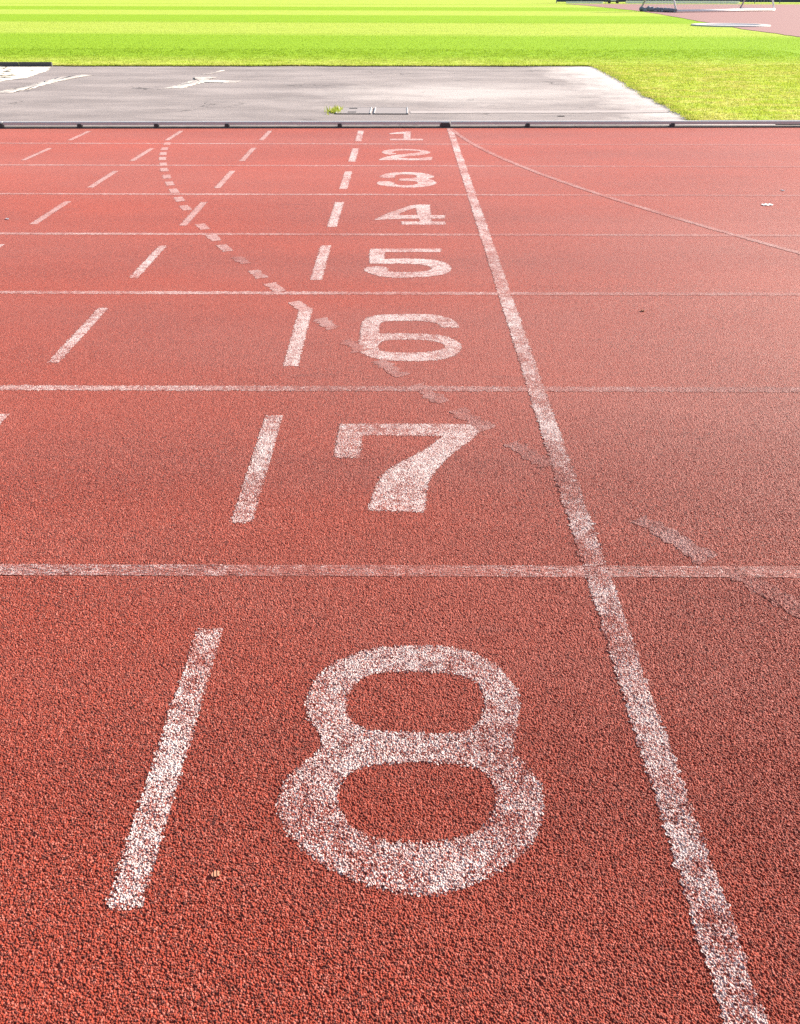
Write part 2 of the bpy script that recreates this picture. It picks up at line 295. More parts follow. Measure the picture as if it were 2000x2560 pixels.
NUMERALS = {
    '1': [[(-0.143, 9.871), (-0.105, 9.916), (-0.028, 9.974), (0.032, 10.006), (0.093, 10.017), (0.088, 9.493), (0.219, 9.495), (0.216, 9.387), (-0.129, 9.395), (-0.131, 9.49), (0.009, 9.492), (0.013, 9.849), (-0.141, 9.82)]],
    '2': [[(-0.199, 8.629), (-0.197, 8.68), (-0.182, 8.736), (-0.152, 8.78), (-0.106, 8.814), (-0.05, 8.834), (0.015, 8.841), (0.08, 8.832), (0.146, 8.808), (0.198, 8.776), (0.24, 8.734), (0.264, 8.694), (0.272, 8.653), (0.264, 8.606), (0.24, 8.553), (0.205, 8.509), (0.159, 8.474), (0.107, 8.444), (0.048, 8.417), (0.003, 8.39), (-0.043, 8.352), (-0.01, 8.337), (0.019, 8.325), (0.054, 8.31), (0.103, 8.311), (0.166, 8.327), (0.204, 8.348), (0.217, 8.373), (0.24, 8.386), (0.287, 8.386), (0.277, 8.221), (0.215, 8.209), (0.163, 8.205), (0.102, 8.204), (0.053, 8.206), (0.018, 8.21), (-0.016, 8.212), (-0.052, 8.212), (-0.108, 8.212), (-0.226, 8.214), (-0.189, 8.338), (-0.15, 8.409), (-0.097, 8.466), (-0.037, 8.514), (0.031, 8.552), (0.088, 8.585), (0.134, 8.612), (0.164, 8.638), (0.178, 8.663), (0.176, 8.69), (0.158, 8.719), (0.124, 8.742), (0.073, 8.758), (0.022, 8.76), (-0.028, 8.749), (-0.066, 8.728), (-0.089, 8.697), (-0.102, 8.668), (-0.106, 8.642), (-0.094, 8.614), (-0.053, 8.57), (-0.125, 8.505), (-0.166, 8.544), (-0.186, 8.581)]],
    '3': [[(-0.202, 7.408), (-0.17, 7.502), (-0.14, 7.551), (-0.1, 7.588), (-0.049, 7.613), (0.012, 7.626), (0.074, 7.625), (0.134, 7.608), (0.185, 7.581), (0.224, 7.544), (0.253, 7.502), (0.271, 7.457), (0.274, 7.418), (0.262, 7.388), (0.246, 7.363), (0.215, 7.336), (0.255, 7.274), (0.273, 7.229), (0.283, 7.18), (0.282, 7.137), (0.268, 7.099), (0.244, 7.063), (0.21, 7.029), (0.163, 7.002), (0.106, 6.983), (0.047, 6.976), (-0.013, 6.98), (-0.068, 6.996), (-0.118, 7.024), (-0.156, 7.048), (-0.184, 7.071), (-0.201, 7.099), (-0.21, 7.133), (-0.209, 7.168), (-0.193, 7.22), (-0.14, 7.227), (-0.109, 7.218), (-0.082, 7.194), (-0.066, 7.164), (-0.062, 7.125), (-0.048, 7.094), (-0.025, 7.07), (0.006, 7.058), (0.044, 7.059), (0.078, 7.071), (0.11, 7.096), (0.127, 7.129), (0.132, 7.172), (0.124, 7.206), (0.106, 7.23), (0.065, 7.246), (-0.029, 7.253), (-0.022, 7.341), (0.055, 7.348), (0.093, 7.368), (0.118, 7.406), (0.126, 7.442), (0.119, 7.476), (0.097, 7.502), (0.06, 7.519), (0.022, 7.524), (-0.019, 7.516), (-0.046, 7.497), (-0.059, 7.466), (-0.065, 7.43), (-0.062, 7.369), (-0.121, 7.359), (-0.156, 7.369)]],
    '4': [[(0.052, 6.32), (0.107, 6.358), (0.204, 6.36), (0.202, 6.024), (0.304, 6.025), (0.297, 5.93), (0.202, 5.923), (0.201, 5.836), (0.296, 5.837), (0.293, 5.753), (-0.004, 5.75), (-0.007, 5.834), (0.119, 5.836), (0.12, 5.923), (-0.056, 5.909), (-0.134, 5.897), (-0.193, 5.876), (-0.165, 5.955), (-0.143, 6.008), (-0.118, 6.06), (-0.083, 6.116), (-0.04, 6.176), (0.005, 6.243)], [(0.098, 6.257), (0.109, 6.029), (-0.018, 6.022), (-0.022, 6.056), (-0.011, 6.091), (0.016, 6.137), (0.046, 6.185)]],
    '5': [[(-0.197, 5.138), (0.246, 5.142), (0.234, 5.068), (-0.106, 5.061), (-0.106, 4.905), (-0.058, 4.915), (-0.014, 4.919), (0.042, 4.922), (0.098, 4.917), (0.153, 4.906), (0.197, 4.889), (0.229, 4.866), (0.254, 4.834), (0.271, 4.79), (0.281, 4.755), (0.284, 4.727), (0.279, 4.694), (0.268, 4.658), (0.249, 4.626), (0.222, 4.598), (0.186, 4.577), (0.14, 4.561), (0.085, 4.549), (0.02, 4.54), (-0.035, 4.54), (-0.08, 4.547), (-0.118, 4.563), (-0.15, 4.588), (-0.176, 4.613), (-0.195, 4.64), (-0.208, 4.664), (-0.215, 4.688), (-0.214, 4.711), (-0.207, 4.734), (-0.19, 4.751), (-0.162, 4.76), (-0.136, 4.76), (-0.108, 4.752), (-0.089, 4.735), (-0.078, 4.712), (-0.075, 4.691), (-0.083, 4.664), (-0.03, 4.646), (0.007, 4.642), (0.047, 4.645), (0.084, 4.652), (0.119, 4.66), (0.144, 4.674), (0.161, 4.693), (0.169, 4.714), (0.168, 4.737), (0.157, 4.761), (0.134, 4.784), (0.103, 4.801), (0.062, 4.81), (-0.016, 4.815), (-0.189, 4.813), (-0.195, 4.939), (-0.197, 5.02)]],
    '6': [[(-0.193, 3.806), (-0.184, 3.852), (-0.167, 3.883), (-0.143, 3.907), (-0.112, 3.924), (-0.056, 3.935), (0.024, 3.939), (0.09, 3.938), (0.141, 3.934), (0.184, 3.918), (0.217, 3.894), (0.242, 3.866), (0.257, 3.836), (0.267, 3.803), (0.273, 3.75), (0.188, 3.753), (0.18, 3.789), (0.167, 3.808), (0.147, 3.823), (0.118, 3.834), (0.081, 3.841), (0.028, 3.843), (-0.04, 3.84), (-0.082, 3.832), (-0.099, 3.82), (-0.107, 3.777), (-0.107, 3.666), (-0.055, 3.674), (-0.005, 3.674), (0.06, 3.67), (0.116, 3.664), (0.161, 3.654), (0.2, 3.634), (0.23, 3.603), (0.252, 3.572), (0.265, 3.541), (0.27, 3.511), (0.266, 3.481), (0.258, 3.45), (0.243, 3.416), (0.22, 3.388), (0.188, 3.363), (0.15, 3.346), (0.107, 3.337), (0.056, 3.333), (-0.005, 3.336), (-0.054, 3.342), (-0.09, 3.352), (-0.123, 3.369), (-0.152, 3.393), (-0.174, 3.418), (-0.188, 3.442), (-0.196, 3.474), (-0.196, 3.512), (-0.196, 3.576), (-0.194, 3.667), (-0.194, 3.743)], [(-0.108, 3.521), (-0.101, 3.544), (-0.088, 3.569), (-0.063, 3.584), (-0.024, 3.591), (0.019, 3.593), (0.067, 3.591), (0.109, 3.585), (0.144, 3.574), (0.17, 3.56), (0.184, 3.54), (0.192, 3.521), (0.19, 3.501), (0.182, 3.481), (0.166, 3.462), (0.14, 3.447), (0.106, 3.437), (0.057, 3.432), (-0.005, 3.431), (-0.05, 3.435), (-0.078, 3.443), (-0.096, 3.458), (-0.105, 3.478), (-0.108, 3.5)]],
    '7': [[(-0.229, 2.729), (0.112, 2.731), (0.241, 2.728), (0.287, 2.717), (0.29, 2.688), (0.279, 2.659), (0.256, 2.618), (0.224, 2.57), (0.185, 2.514), (0.15, 2.454), (0.118, 2.389), (0.099, 2.342), (0.09, 2.311), (0.082, 2.254), (0.071, 2.126), (-0.104, 2.134), (-0.091, 2.228), (-0.081, 2.283), (-0.07, 2.332), (-0.057, 2.368), (-0.042, 2.394), (-0.02, 2.421), (0.009, 2.45), (0.04, 2.484), (0.072, 2.522), (0.105, 2.564), (0.152, 2.634), (-0.142, 2.639), (-0.144, 2.468), (-0.233, 2.473)]],
    '8': [[(0.023, 1.518), (0.063, 1.518), (0.104, 1.517), (0.142, 1.508), (0.175, 1.494), (0.203, 1.474), (0.226, 1.45), (0.244, 1.424), (0.259, 1.396), (0.268, 1.369), (0.27, 1.342), (0.268, 1.315), (0.261, 1.287), (0.254, 1.26), (0.246, 1.232), (0.241, 1.213), (0.238, 1.2), (0.24, 1.185), (0.248, 1.168), (0.258, 1.15), (0.272, 1.134), (0.281, 1.117), (0.286, 1.1), (0.287, 1.081), (0.284, 1.058), (0.279, 1.035), (0.272, 1.012), (0.262, 0.989), (0.248, 0.966), (0.23, 0.946), (0.21, 0.929), (0.186, 0.913), (0.161, 0.898), (0.134, 0.885), (0.106, 0.874), (0.078, 0.866), (0.049, 0.862), (0.022, 0.862), (-0.005, 0.867), (-0.032, 0.873), (-0.059, 0.881), (-0.085, 0.891), (-0.109, 0.902), (-0.132, 0.914), (-0.154, 0.929), (-0.175, 0.946), (-0.194, 0.964), (-0.211, 0.983), (-0.225, 1.002), (-0.235, 1.022), (-0.241, 1.043), (-0.244, 1.062), (-0.243, 1.077), (-0.24, 1.094), (-0.232, 1.114), (-0.222, 1.132), (-0.209, 1.148), (-0.194, 1.164), (-0.177, 1.18), (-0.169, 1.193), (-0.169, 1.206), (-0.174, 1.222), (-0.182, 1.244), (-0.192, 1.262), (-0.202, 1.279), (-0.209, 1.297), (-0.213, 1.317), (-0.214, 1.34), (-0.21, 1.367), (-0.204, 1.391), (-0.194, 1.412), (-0.18, 1.434), (-0.161, 1.455), (-0.139, 1.473), (-0.112, 1.49), (-0.083, 1.502), (-0.052, 1.511), (-0.016, 1.516)], [(-0.076, 1.416), (-0.05, 1.423), (-0.01, 1.428), (0.032, 1.429), (0.076, 1.426), (0.111, 1.422), (0.138, 1.415), (0.159, 1.405), (0.176, 1.392), (0.186, 1.374), (0.191, 1.351), (0.191, 1.33), (0.187, 1.31), (0.18, 1.289), (0.17, 1.267), (0.156, 1.251), (0.14, 1.242), (0.103, 1.238), (0.046, 1.239), (-0.003, 1.24), (-0.044, 1.243), (-0.073, 1.248), (-0.092, 1.256), (-0.106, 1.268), (-0.115, 1.285), (-0.121, 1.303), (-0.122, 1.323), (-0.121, 1.342), (-0.117, 1.359), (-0.11, 1.376), (-0.1, 1.391), (-0.089, 1.404)], [(-0.093, 1.136), (-0.073, 1.146), (-0.05, 1.152), (-0.014, 1.156), (0.032, 1.159), (0.076, 1.158), (0.114, 1.155), (0.143, 1.15), (0.16, 1.142), (0.173, 1.131), (0.183, 1.114), (0.19, 1.097), (0.192, 1.078), (0.191, 1.059), (0.184, 1.04), (0.175, 1.022), (0.163, 1.008), (0.148, 0.995), (0.128, 0.984), (0.102, 0.976), (0.068, 0.97), (0.034, 0.967), (-0.002, 0.968), (-0.03, 0.972), (-0.051, 0.978), (-0.07, 0.987), (-0.088, 0.998), (-0.102, 1.011), (-0.114, 1.028), (-0.122, 1.047), (-0.126, 1.067), (-0.126, 1.086), (-0.123, 1.105), (-0.112, 1.121)]],
}
MAIN_DASHES = [(-0.465, 9.322, 10.066), (-0.468, 8.129, 8.871), (-0.471, 6.909, 7.653), (-0.472, 5.683, 6.438), (-0.475, 4.494, 5.21), (-0.477, 3.276, 4.01), (-0.481, 2.065, 2.799), (-0.483, 0.836, 1.58)]
LEFT_DASHES = [(-3.494, 9.338, 9.99), (-2.474, 9.352, 10.03), (-1.484, 9.367, 10.045), (-3.52, 8.167, 8.839), (-2.502, 8.137, 8.853), (-1.488, 8.15, 8.887), (-2.507, 6.943, 7.654), (-1.487, 6.935, 7.667), (-2.509, 5.736, 6.445), (-1.484, 5.711, 6.428), (-1.49, 4.525, 5.2), (-2.51, 4.52, 5.22), (-1.498, 3.31, 4.019), (-1.506, 2.07, 2.804)]
ARC = [(-2.415, 9.129), (-2.369, 8.825), (-2.312, 8.539), (-2.252, 8.27), (-2.173, 7.974), (-2.101, 7.713), (-2.004, 7.402), (-1.907, 7.113), (-1.805, 6.825), (-1.693, 6.522), (-1.583, 6.238), (-1.343, 5.68), (-1.211, 5.39), (-1.096, 5.147), (-0.95, 4.877), (-0.811, 4.599), (-0.683, 4.361), (-0.515, 4.053), (-0.363, 3.797), (-0.217, 3.514), (-0.049, 3.256), (0.108, 3.0), (0.262, 2.77), (0.445, 2.501), (0.798, 1.988), (0.988, 1.732)]
EVO = [(0.588, 9.964), (0.728, 9.12), (0.919, 8.49), (1.042, 8.056), (1.19, 7.549), (1.186, 7.534), (1.32, 7.231), (1.464, 6.905), (1.571, 6.662), (1.743, 6.326), (1.922, 5.969), (2.065, 5.691), (2.172, 5.518), (2.259, 5.313), (2.381, 5.122)]

# ------------------------------------------------------------------ the setting
def kerb_y(x): return 10.335 + 0.0250 * x          # inner edge of lane 1, slightly skewed to the camera
mesh_obj('ground', [(-600, -300, -.08), (600, -300, -.08), (600, 900, -.08), (-600, 900, -.08)], [(0, 1, 2, 3)], M_GROUND)['kind'] = 'structure'

xs = np.concatenate([[-70, -40, -25, -16], np.arange(-12, 12.01, .5), [16, 25, 40, 70]])
ys = np.concatenate([[-9, -5, -2.5], np.arange(-1, 10.01, .5)])
V = [(x, y, 0) for y in ys for x in xs] + [(x, kerb_y(x) - .075, 0) for x in xs]
nx = len(xs)
Fq = [(j * nx + i, j * nx + i + 1, (j + 1) * nx + i + 1, (j + 1) * nx + i) for j in range(len(ys)) for i in range(nx - 1)]
track = displaced(mesh_obj('running_track', V, Fq, M_TRACK)); track['kind'] = 'structure'

def strip(name, xs_, f0, f1, z, mat):
    v = [(x, f0(x), z) for x in xs_] + [(x, f1(x), z) for x in xs_]; n = len(xs_)
    return mesh_obj(name, v, [(i, i + 1, n + i + 1, n + i) for i in range(n - 1)], mat)
# concrete footing under the rail
fm = MB(); sx = np.linspace(-30, 30, 61)
for a, b in zip(sx[:-1], sx[1:]):
    m = (a + b) / 2
    fm.box((m, kerb_y(m) + .025, -.012), (b - a - .003, .15, .040), math.atan(.025))
fm.build('kerb_footing', M_CONCRETE)['kind'] = 'structure'

def rough_line(p0, p1, n, amp):
    p0, p1 = np.array(p0), np.array(p1); d = p1 - p0; nn = np.array([-d[1], d[0]]) / np.linalg.norm(d)
    t = np.linspace(0, 1, n); w = np.cumsum(rng.normal(0, amp * .35, n)); w -= np.linspace(w[0], w[-1], n); w = np.clip(w, -amp * 1.6, amp * 1.6)
    return [tuple(p0 + d * a + nn * (b + rng.normal(0, amp * .35))) for a, b in zip(t, w)]
# asphalt apron
ax = np.concatenate([[-30, -20, -14], np.linspace(-12, 4.4, 34)])
strip('asphalt_apron', ax, lambda x: kerb_y(x) + .098, lambda x: 19.4, 0.0, M_ASPHALT)['kind'] = 'structure'

# turf: behind the apron and to its right, with a ragged edge and a low earth step down to the asphalt
ZT = .020
back = [(-150, 15.1), (-70, 17.2)] + rough_line((-30, 18.2), (-7.0, 18.80), 60, .03) + rough_line((-6.95, 18.80), (3.86, 19.03), 200, .035)
side = rough_line((3.50, 10.86), (3.60, 12.0), 60, .02) + rough_line((3.61, 12.03), (3.89, 19.02), 330, .028)
side[-1] = back[-1]
V, Fq = [], []
rows = [None, 19.6, 20.5, 22, 25, 30, 40, 55, 80, 120, 200, 400]
for j, y in enumerate(rows):
    for (x, yb) in back: V.append((x if j else x, yb if j == 0 else y, ZT))
nb = len(back)
for j in range(len(rows) - 1):
    for i in range(nb - 1): Fq.append((j * nb + i, j * nb + i + 1, (j + 1) * nb + i + 1, (j + 1) * nb + i))
b0 = len(V)
for (x, y) in back: V.append((x, y - .004, -.02))
for i in range(nb - 1): Fq.append((b0 + i, b0 + i + 1, i + 1, i))
c0 = len(V); cols = [None, 5, 7, 9, 12, 18, 30, 60]; ns = len(side)
for j, x in enumerate(cols):
    for (sx_, y) in side:
        px = sx_ if j == 0 else x
        yy = y if y > 11.0 else y + .025 * (px - 3.4)
        V.append((px, yy, ZT))
for j in range(len(cols) - 1):
    for i in range(ns - 1):
        Fq.append((c0 + j * ns + i, c0 + (j + 1) * ns + i, c0 + (j + 1) * ns + i + 1, c0 + j * ns + i + 1))
d0 = len(V)
for (x, y) in side: V.append((x + .004, y, -.02))
for i in range(ns - 1): Fq.append((d0 + i, c0 + i, c0 + i + 1, d0 + i + 1))
d1 = len(V)                                     # front skirt along the rail
for j, x in enumerate(cols): V.append((V[c0 + j * ns][0], V[c0 + j * ns][1] - .004, -.02))
for j in range(len(cols) - 1): Fq.append((d1 + j, d1 + j + 1, c0 + (j + 1) * ns, c0 + j * ns))
e0 = len(V)                                     # right-hand field behind y = 19.02
ex = [3.86, 5, 7, 9, 12, 18, 30, 60, 300]; ey = [19.02, 22, 30, 45, 70, 110, 200, 400]
for y in ey:
    for x in ex: V.append((x, y, ZT))
ne = len(ex)
for j in range(len(ey) - 1):
    for i in range(ne - 1): Fq.append((e0 + j * ne + i, e0 + j * ne + i + 1, e0 + (j + 1) * ne + i + 1, e0 + (j + 1) * ne + i))
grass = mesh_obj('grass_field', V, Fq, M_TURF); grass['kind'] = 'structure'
grass.data.materials.append(M_SOIL)
for p in grass.data.polygons:
    if abs(p.normal.z) < .6: p.material_index = 1

# D-shaped pale red court at the far right
dl = [(12.75, 22), (12.8, 28), (12.8, 31.7), (12.95, 36.3), (13.75, 42.3), (14.8, 53), (15.85, 64), (16.0, 80), (15.4, 91.5)]
dl2 = []
for a, b in zip(dl[:-1], dl[1:]): dl2 += rough_line(a, b, 12, .06)[:-1]
dl2.append(dl[-1])
v = [(x, y, ZT + .012) for x, y in dl2] + [(70, y, ZT + .012) for x, y in dl2]; n = len(dl2)
mesh_obj('red_court', v, [(i, n + i, n + i + 1, i + 1) for i in range(n - 1)], M_DCOURT)['kind'] = 'structure'

# short grass blades where single tufts still show: corner beside the track, apron edge, near field
def blades(name, pts, hmin, hmax, wmin, wmax, label):
    n = len(pts); a = rng.uniform(0, 2 * np.pi, n); w = rng.uniform(wmin, wmax, n); h = rng.uniform(hmin, hmax, n)
    lean = rng.normal(0, .55, (n, 2)) * h[:, None]
    v = np.zeros((n, 3, 3)); dx, dy = np.cos(a) * w, np.sin(a) * w
    v[:, 0, 0] = pts[:, 0] - dx; v[:, 0, 1] = pts[:, 1] - dy; v[:, 1, 0] = pts[:, 0] + dx; v[:, 1, 1] = pts[:, 1] + dy
    v[:, 2, 0] = pts[:, 0] + lean[:, 0]; v[:, 2, 1] = pts[:, 1] + lean[:, 1]
    v[:, :2, 2] = ZT - .004; v[:, 2, 2] = ZT + h
    me = bpy.data.meshes.new(name); me.vertices.add(n * 3); me.vertices.foreach_set('co', v.reshape(-1))
    me.loops.add(n * 3); me.loops.foreach_set('vertex_index', np.arange(n * 3, dtype=np.int32))
    me.polygons.add(n); me.polygons.foreach_set('loop_start', np.arange(0, n * 3, 3, dtype=np.int32))
    me.polygons.foreach_set('loop_total', np.full(n, 3, dtype=np.int32)); me.update(calc_edges=True)
    me.materials.append(M_BLADE); o = bpy.data.objects.new(name, me); COL.objects.link(o)
    return tag(o, label, 'grass', kind='stuff')
side_a = np.array(side); back_a = np.array(back)
def edge_x(y): return np.interp(y, side_a[:, 1], side_a[:, 0])
def edge_y(x): return np.interp(x, back_a[:, 0], back_a[:, 1])
def clumped(n, x0, x1, y0, y1, spread):
    c = np.stack([rng.uniform(x0, x1, n // 9), rng.uniform(y0, y1, n // 9)], 1)
    p = np.repeat(c, 9, 0) + rng.normal(0, spread, (len(c) * 9, 2)); return p
p1 = clumped(110000, 3.3, 9.2, 10.85, 19.1, .035); p1 = p1[(p1[:, 0] > edge_x(p1[:, 1]) - .01) & (p1[:, 1] > 10.50 + .025 * p1[:, 0] + .27)]
p2 = clumped(90000, -12, 9.5, 18.7, 24, .05); p2 = p2[p2[:, 1] > np.where(p2[:, 0] < 3.86, edge_y(p2[:, 0]), 19.0) - .008]
p3 = np.stack([rng.uniform(-18, 14, 70000), 24 + 20 * rng.uniform(0, 1, 70000) ** 1.3], 1); p3 = p3[p3[:, 0] < 12.5]
t = rng.uniform(0, 1, 9000); i = rng.integers(0, ns - 1, 9000)
pe = side_a[i] * (1 - t[:, None]) + side_a[i + 1] * t[:, None] + rng.normal(0, .045, (9000, 2))
i = rng.integers(62, nb - 1, 7000); t = rng.uniform(0, 1, 7000)
pb = back_a[i] * (1 - t[:, None]) + back_a[i + 1] * t[:, None] + rng.normal(0, .02, (7000, 2))
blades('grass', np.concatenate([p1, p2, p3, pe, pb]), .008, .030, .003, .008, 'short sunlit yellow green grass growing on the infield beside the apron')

# ------------------------------------------------------------------ painted markings
def lift(d): return .0009
def inside(px, py, rings):
    r = np.zeros(px.shape, bool)
    for ring in rings:
        n = len(ring)
        for i in range(n):
            (x0, y0), (x1, y1) = ring[i], ring[(i + 1) % n]
            if y0 == y1: continue
            c = ((y0 > py) != (y1 > py)) & (px < (x1 - x0) * (py - y0) / (y1 - y0) + x0); r ^= c
    return r
def cell_mesh(name, rings, cell, mat, z):
    """a sheet of small cells inside the outline, so the paint edge is as ragged as the granules"""
    pts = np.array(rings[0]); lo = pts.min(0) - cell; hi = pts.max(0) + cell
    gx = np.arange(lo[0], hi[0], cell); gy = np.arange(lo[1], hi[1], cell)
    cx, cy = np.meshgrid(gx[:-1] + cell / 2, gy[:-1] + cell / 2)
    j = rng.normal(0, .0028, cx.shape), rng.normal(0, .0028, cx.shape)
    ins = inside(cx + j[0], cy + j[1], rings)
    idx = -np.ones((len(gy), len(gx)), int); verts, faces = [], []
    def vid(a, b):
        if idx[a, b] < 0: idx[a, b] = len(verts); verts.append((gx[b], gy[a], z))
        return idx[a, b]
    for a, b in zip(*np.nonzero(ins)): faces.append((vid(a, b), vid(a, b + 1), vid(a + 1, b + 1), vid(a + 1, b)))
    c = (lo + hi) / 2; base = Vector((c[0], c[1], 0))
    verts = [(x - base.x, y - base.y, zz) for x, y, zz in verts]
    o = displaced(mesh_obj(name, verts, faces, mat)); o.location = base; return o
def rect(cx, cy, L, Wd, ang):
    ca, sa = math.cos(ang), math.sin(ang)
    return [(cx + u * ca - w * sa, cy + u * sa + w * ca) for u, w in ((-L / 2, -Wd / 2), (L / 2, -Wd / 2), (L / 2, Wd / 2), (-L / 2, Wd / 2))]
def ribbon(name, path, width, mat, z, jit, K=4):
    path = np.array(path); d = np.gradient(path, axis=0); nn = np.stack([-d[:, 1], d[:, 0]], 1); nn /= np.linalg.norm(nn, axis=1)[:, None]
    v, f = [], []; N = len(path)
    for i in range(N):
        for k in range(K + 1):
            o = (k / K - .5) * width + (rng.normal(0, jit) if k in (0, K) else 0)
            v.append((path[i, 0] + nn[i, 0] * o, path[i, 1] + nn[i, 1] * o, z(path[i])))
    for i in range(N - 1):
        for k in range(K): a = i * (K + 1) + k; f.append((a, a + K + 1, a + K + 2, a + 1))
    return displaced(mesh_obj(name, v, f, mat))

# numerals
sizes = {'1': 'small distant white numeral 1 painted just below the metal rail', '2': 'small white numeral 2 painted in the second lane from the rail',
         '3': 'white numeral 3 painted between the numerals 2 and 4', '4': 'white numeral 4 with a foot bar painted between the numerals 3 and 5',
         '5': 'white numeral 5 painted between the numerals 4 and 6', '6': 'white rounded numeral 6 crossed by the faded dashed arc',
         '7': 'white angular numeral 7 with a thick foot painted above the large 8', '8': 'largest white numeral 8 speckled with wear, nearest the camera'}
for k, rings in NUMERALS.items():
    cy = np.mean([p[1] for p in rings[0]])
    o = cell_mesh('lane_number', rings, .0038 if cy < 4.5 else .0055, M_PAINT if k in '25678' else M_PAINT_OLD, lift(cy))
    tag(o, sizes[k], 'number', 'lane numbers painted on the track')
# lane lines
for i in range(7):
    y = 1.825 + 1.22 * i
    step = .006 + .0022 * i
    x = [-60]
    while x[-1] < 60: x.append(x[-1] + step * max(1.0, (abs(x[-1]) / (1.6 + .55 * y)) ** 3))
    w = .054 if i == 0 else .048
    kk = max(4, int(w / step * .7))
    o = ribbon('lane_line', [(a, y) for a in x], w, M_PAINT_LANE, lambda p, q=lift(y): q, .003, kk)
    a, b = 8 - i, 7 - i
    tag(o, f'thin worn white lane line running between the numerals {b} and {a}', 'lane line', 'straight white lane lines')
# start line
yy = [-3.0]
while yy[-1] < 10.24: yy.append(yy[-1] + .005 + .0006 * max(0, yy[-1]))
o = ribbon('start_line', [(.541 + .0 * a, a) for a in yy], .068, M_PAINT_START, lambda p: lift(p[1]) + .0005, .004, 8)
tag(o, 'long worn white start line crossing all the lanes right of the numerals', 'start line')
# dashes
def dash(x, y0, y1, mat, label, group, w=.06):
    yc = (y0 + y1) / 2
    o = cell_mesh('lane_dash', [rect(x, yc, y1 - y0, w, math.pi / 2 + rng.normal(0, .004))], .0042 + .0004 * yc, mat, lift(yc))
    tag(o, label, 'dash', group)
for i, (x, y0, y1) in enumerate(MAIN_DASHES):
    dash(x, y0, y1, M_PAINT if i in (0, 1, 6, 7) else M_PAINT_OLD, f'white dash painted directly left of the numeral {i+1}', 'dashes painted left of the numerals', .064)
colname = {1: 'second', 2: 'third', 3: 'fourth'}
for (x, y0, y1) in LEFT_DASHES:
    lane = int(round(8 - ((y0 + y1) / 2 - 1.215) / 1.22)); c = int(round(-x - .5))
    dash(x, y0, y1, M_PAINT_FAINT if lane not in (5, 6, 7) else M_PAINT_OLD, f'faded pale dash, {colname[c]} to the left of the numeral {lane}',
         'faded dashes on the left of the track', .05)
# dashed arc
count = {}
for i, (x, y) in enumerate(ARC):
    a = np.array(ARC[max(i - 1, 0)]); b = np.array(ARC[min(i + 1, len(ARC) - 1)]); ang = math.atan2(*(b - a)[::-1])
    lane = int(round(8 - (y - 1.215) / 1.22)); count[lane] = count.get(lane, 0) + 1
    mat = M_PAINT_GHOST if i in (14, 18, 19, 20, 21, 22, 23, 24, 25) else M_PAINT_FAINT
    L = .165 if i < 20 else .20 if i < 24 else .26
    ca, sa = math.cos(ang), math.sin(ang)
    o = ribbon('arc_dash', [(x + u * ca, y + u * sa) for u in np.linspace(-L / 2, L / 2, 15)], .066, mat, lambda p, q=y: lift(q) + .0002, .008 if mat is M_PAINT_GHOST else .004, 2)
    tag(o, f"faded dash of the dotted arc, {['first','second','third','fourth','fifth'][count[lane]-1]} from the rail in lane {lane}", 'dash', 'dashes of the curved arc')
# thin curved line on the right
E_ = np.array(EVO); co = np.polyfit(E_[:, 1], E_[:, 0], 3)
yy = np.arange(5.0, 10.2, .012)
o = ribbon('curved_line', [(np.polyval(co, a), a) for a in yy[::-1]], .05, M_PAINT_GHOST, lambda p: lift(p[1]) + .0008, .004)
tag(o, 'faint thin curved line running right from the far end of the start line', 'curved line')

# ------------------------------------------------------------------ kerb rail
ANG = math.atan(.025)
def rail(x0, x1, blocks, label):
    root = empty('kerb_rail', (x0, kerb_y(x0), .011), ANG); L = (x1 - x0) / math.cos(ANG)
    tag(root, label, 'rail', 'aluminium kerb rails along the inside lane')
    prof = []                                   # rounded hollow-looking box section, 50 x 40 mm
    hw, z0, z1, r = .025, .020, .056, .011
    prof = [(-hw, z0), (-hw, z1 - r)] + [(-hw + r - r * math.cos(t), z1 - r + r * math.sin(t)) for t in np.linspace(.3, 1.57, 5)] \
         + [(hw - r + r * math.sin(t), z1 - r + r * math.cos(t)) for t in np.linspace(0, 1.27, 5)] + [(hw, z1 - r), (hw, z0), (hw - .008, z0), (hw - .008, z0 + .006), (-hw + .008, z0 + .006), (-hw + .008, z0)]
    n = len(prof); v = [(x, a, b) for x in (.004, L - .004) for a, b in prof]
    f = [(i, (i + 1) % n, n + (i + 1) % n, n + i) for i in range(n)] + [tuple(range(n)), tuple(range(2 * n - 1, n - 1, -1))]
    mesh_obj('rail_body', v, f, M_ALU, root)
    for bx, big in blocks:
        u = (bx - x0) / math.cos(ANG); m = MB()
        w = .12 if big else .05
        m.box((u, -.004, .0105), (w, .076, .021), 0, .008)
        m.box((u, -.030, .022), (w * .8, .010, .022), 0, .003)
        if big: m.box((u, -.033, .030), (w * .9, .010, .020), 0, .003)
        m.build('support_block', M_BLOCK, root)
rail(-16.0, -4.54, [(-6.4, 0), (-5.4, 0), (-4.60, 1)], 'aluminium kerb rail whose joint end shows at the left edge of the photo')
rail(-4.535, .545, [(-3.677, 0), (-2.808, 0), (-2.006, 0), (-.719, 0), (.49, 1)], 'long aluminium kerb rail in front of the grey asphalt apron, ending at the start line')
rail(.55, 12.0, [(1.44, 0), (3.118, 0), (4.9, 0), (6.7, 0)], 'aluminium kerb rail running from the start line to the right past the grass corner')

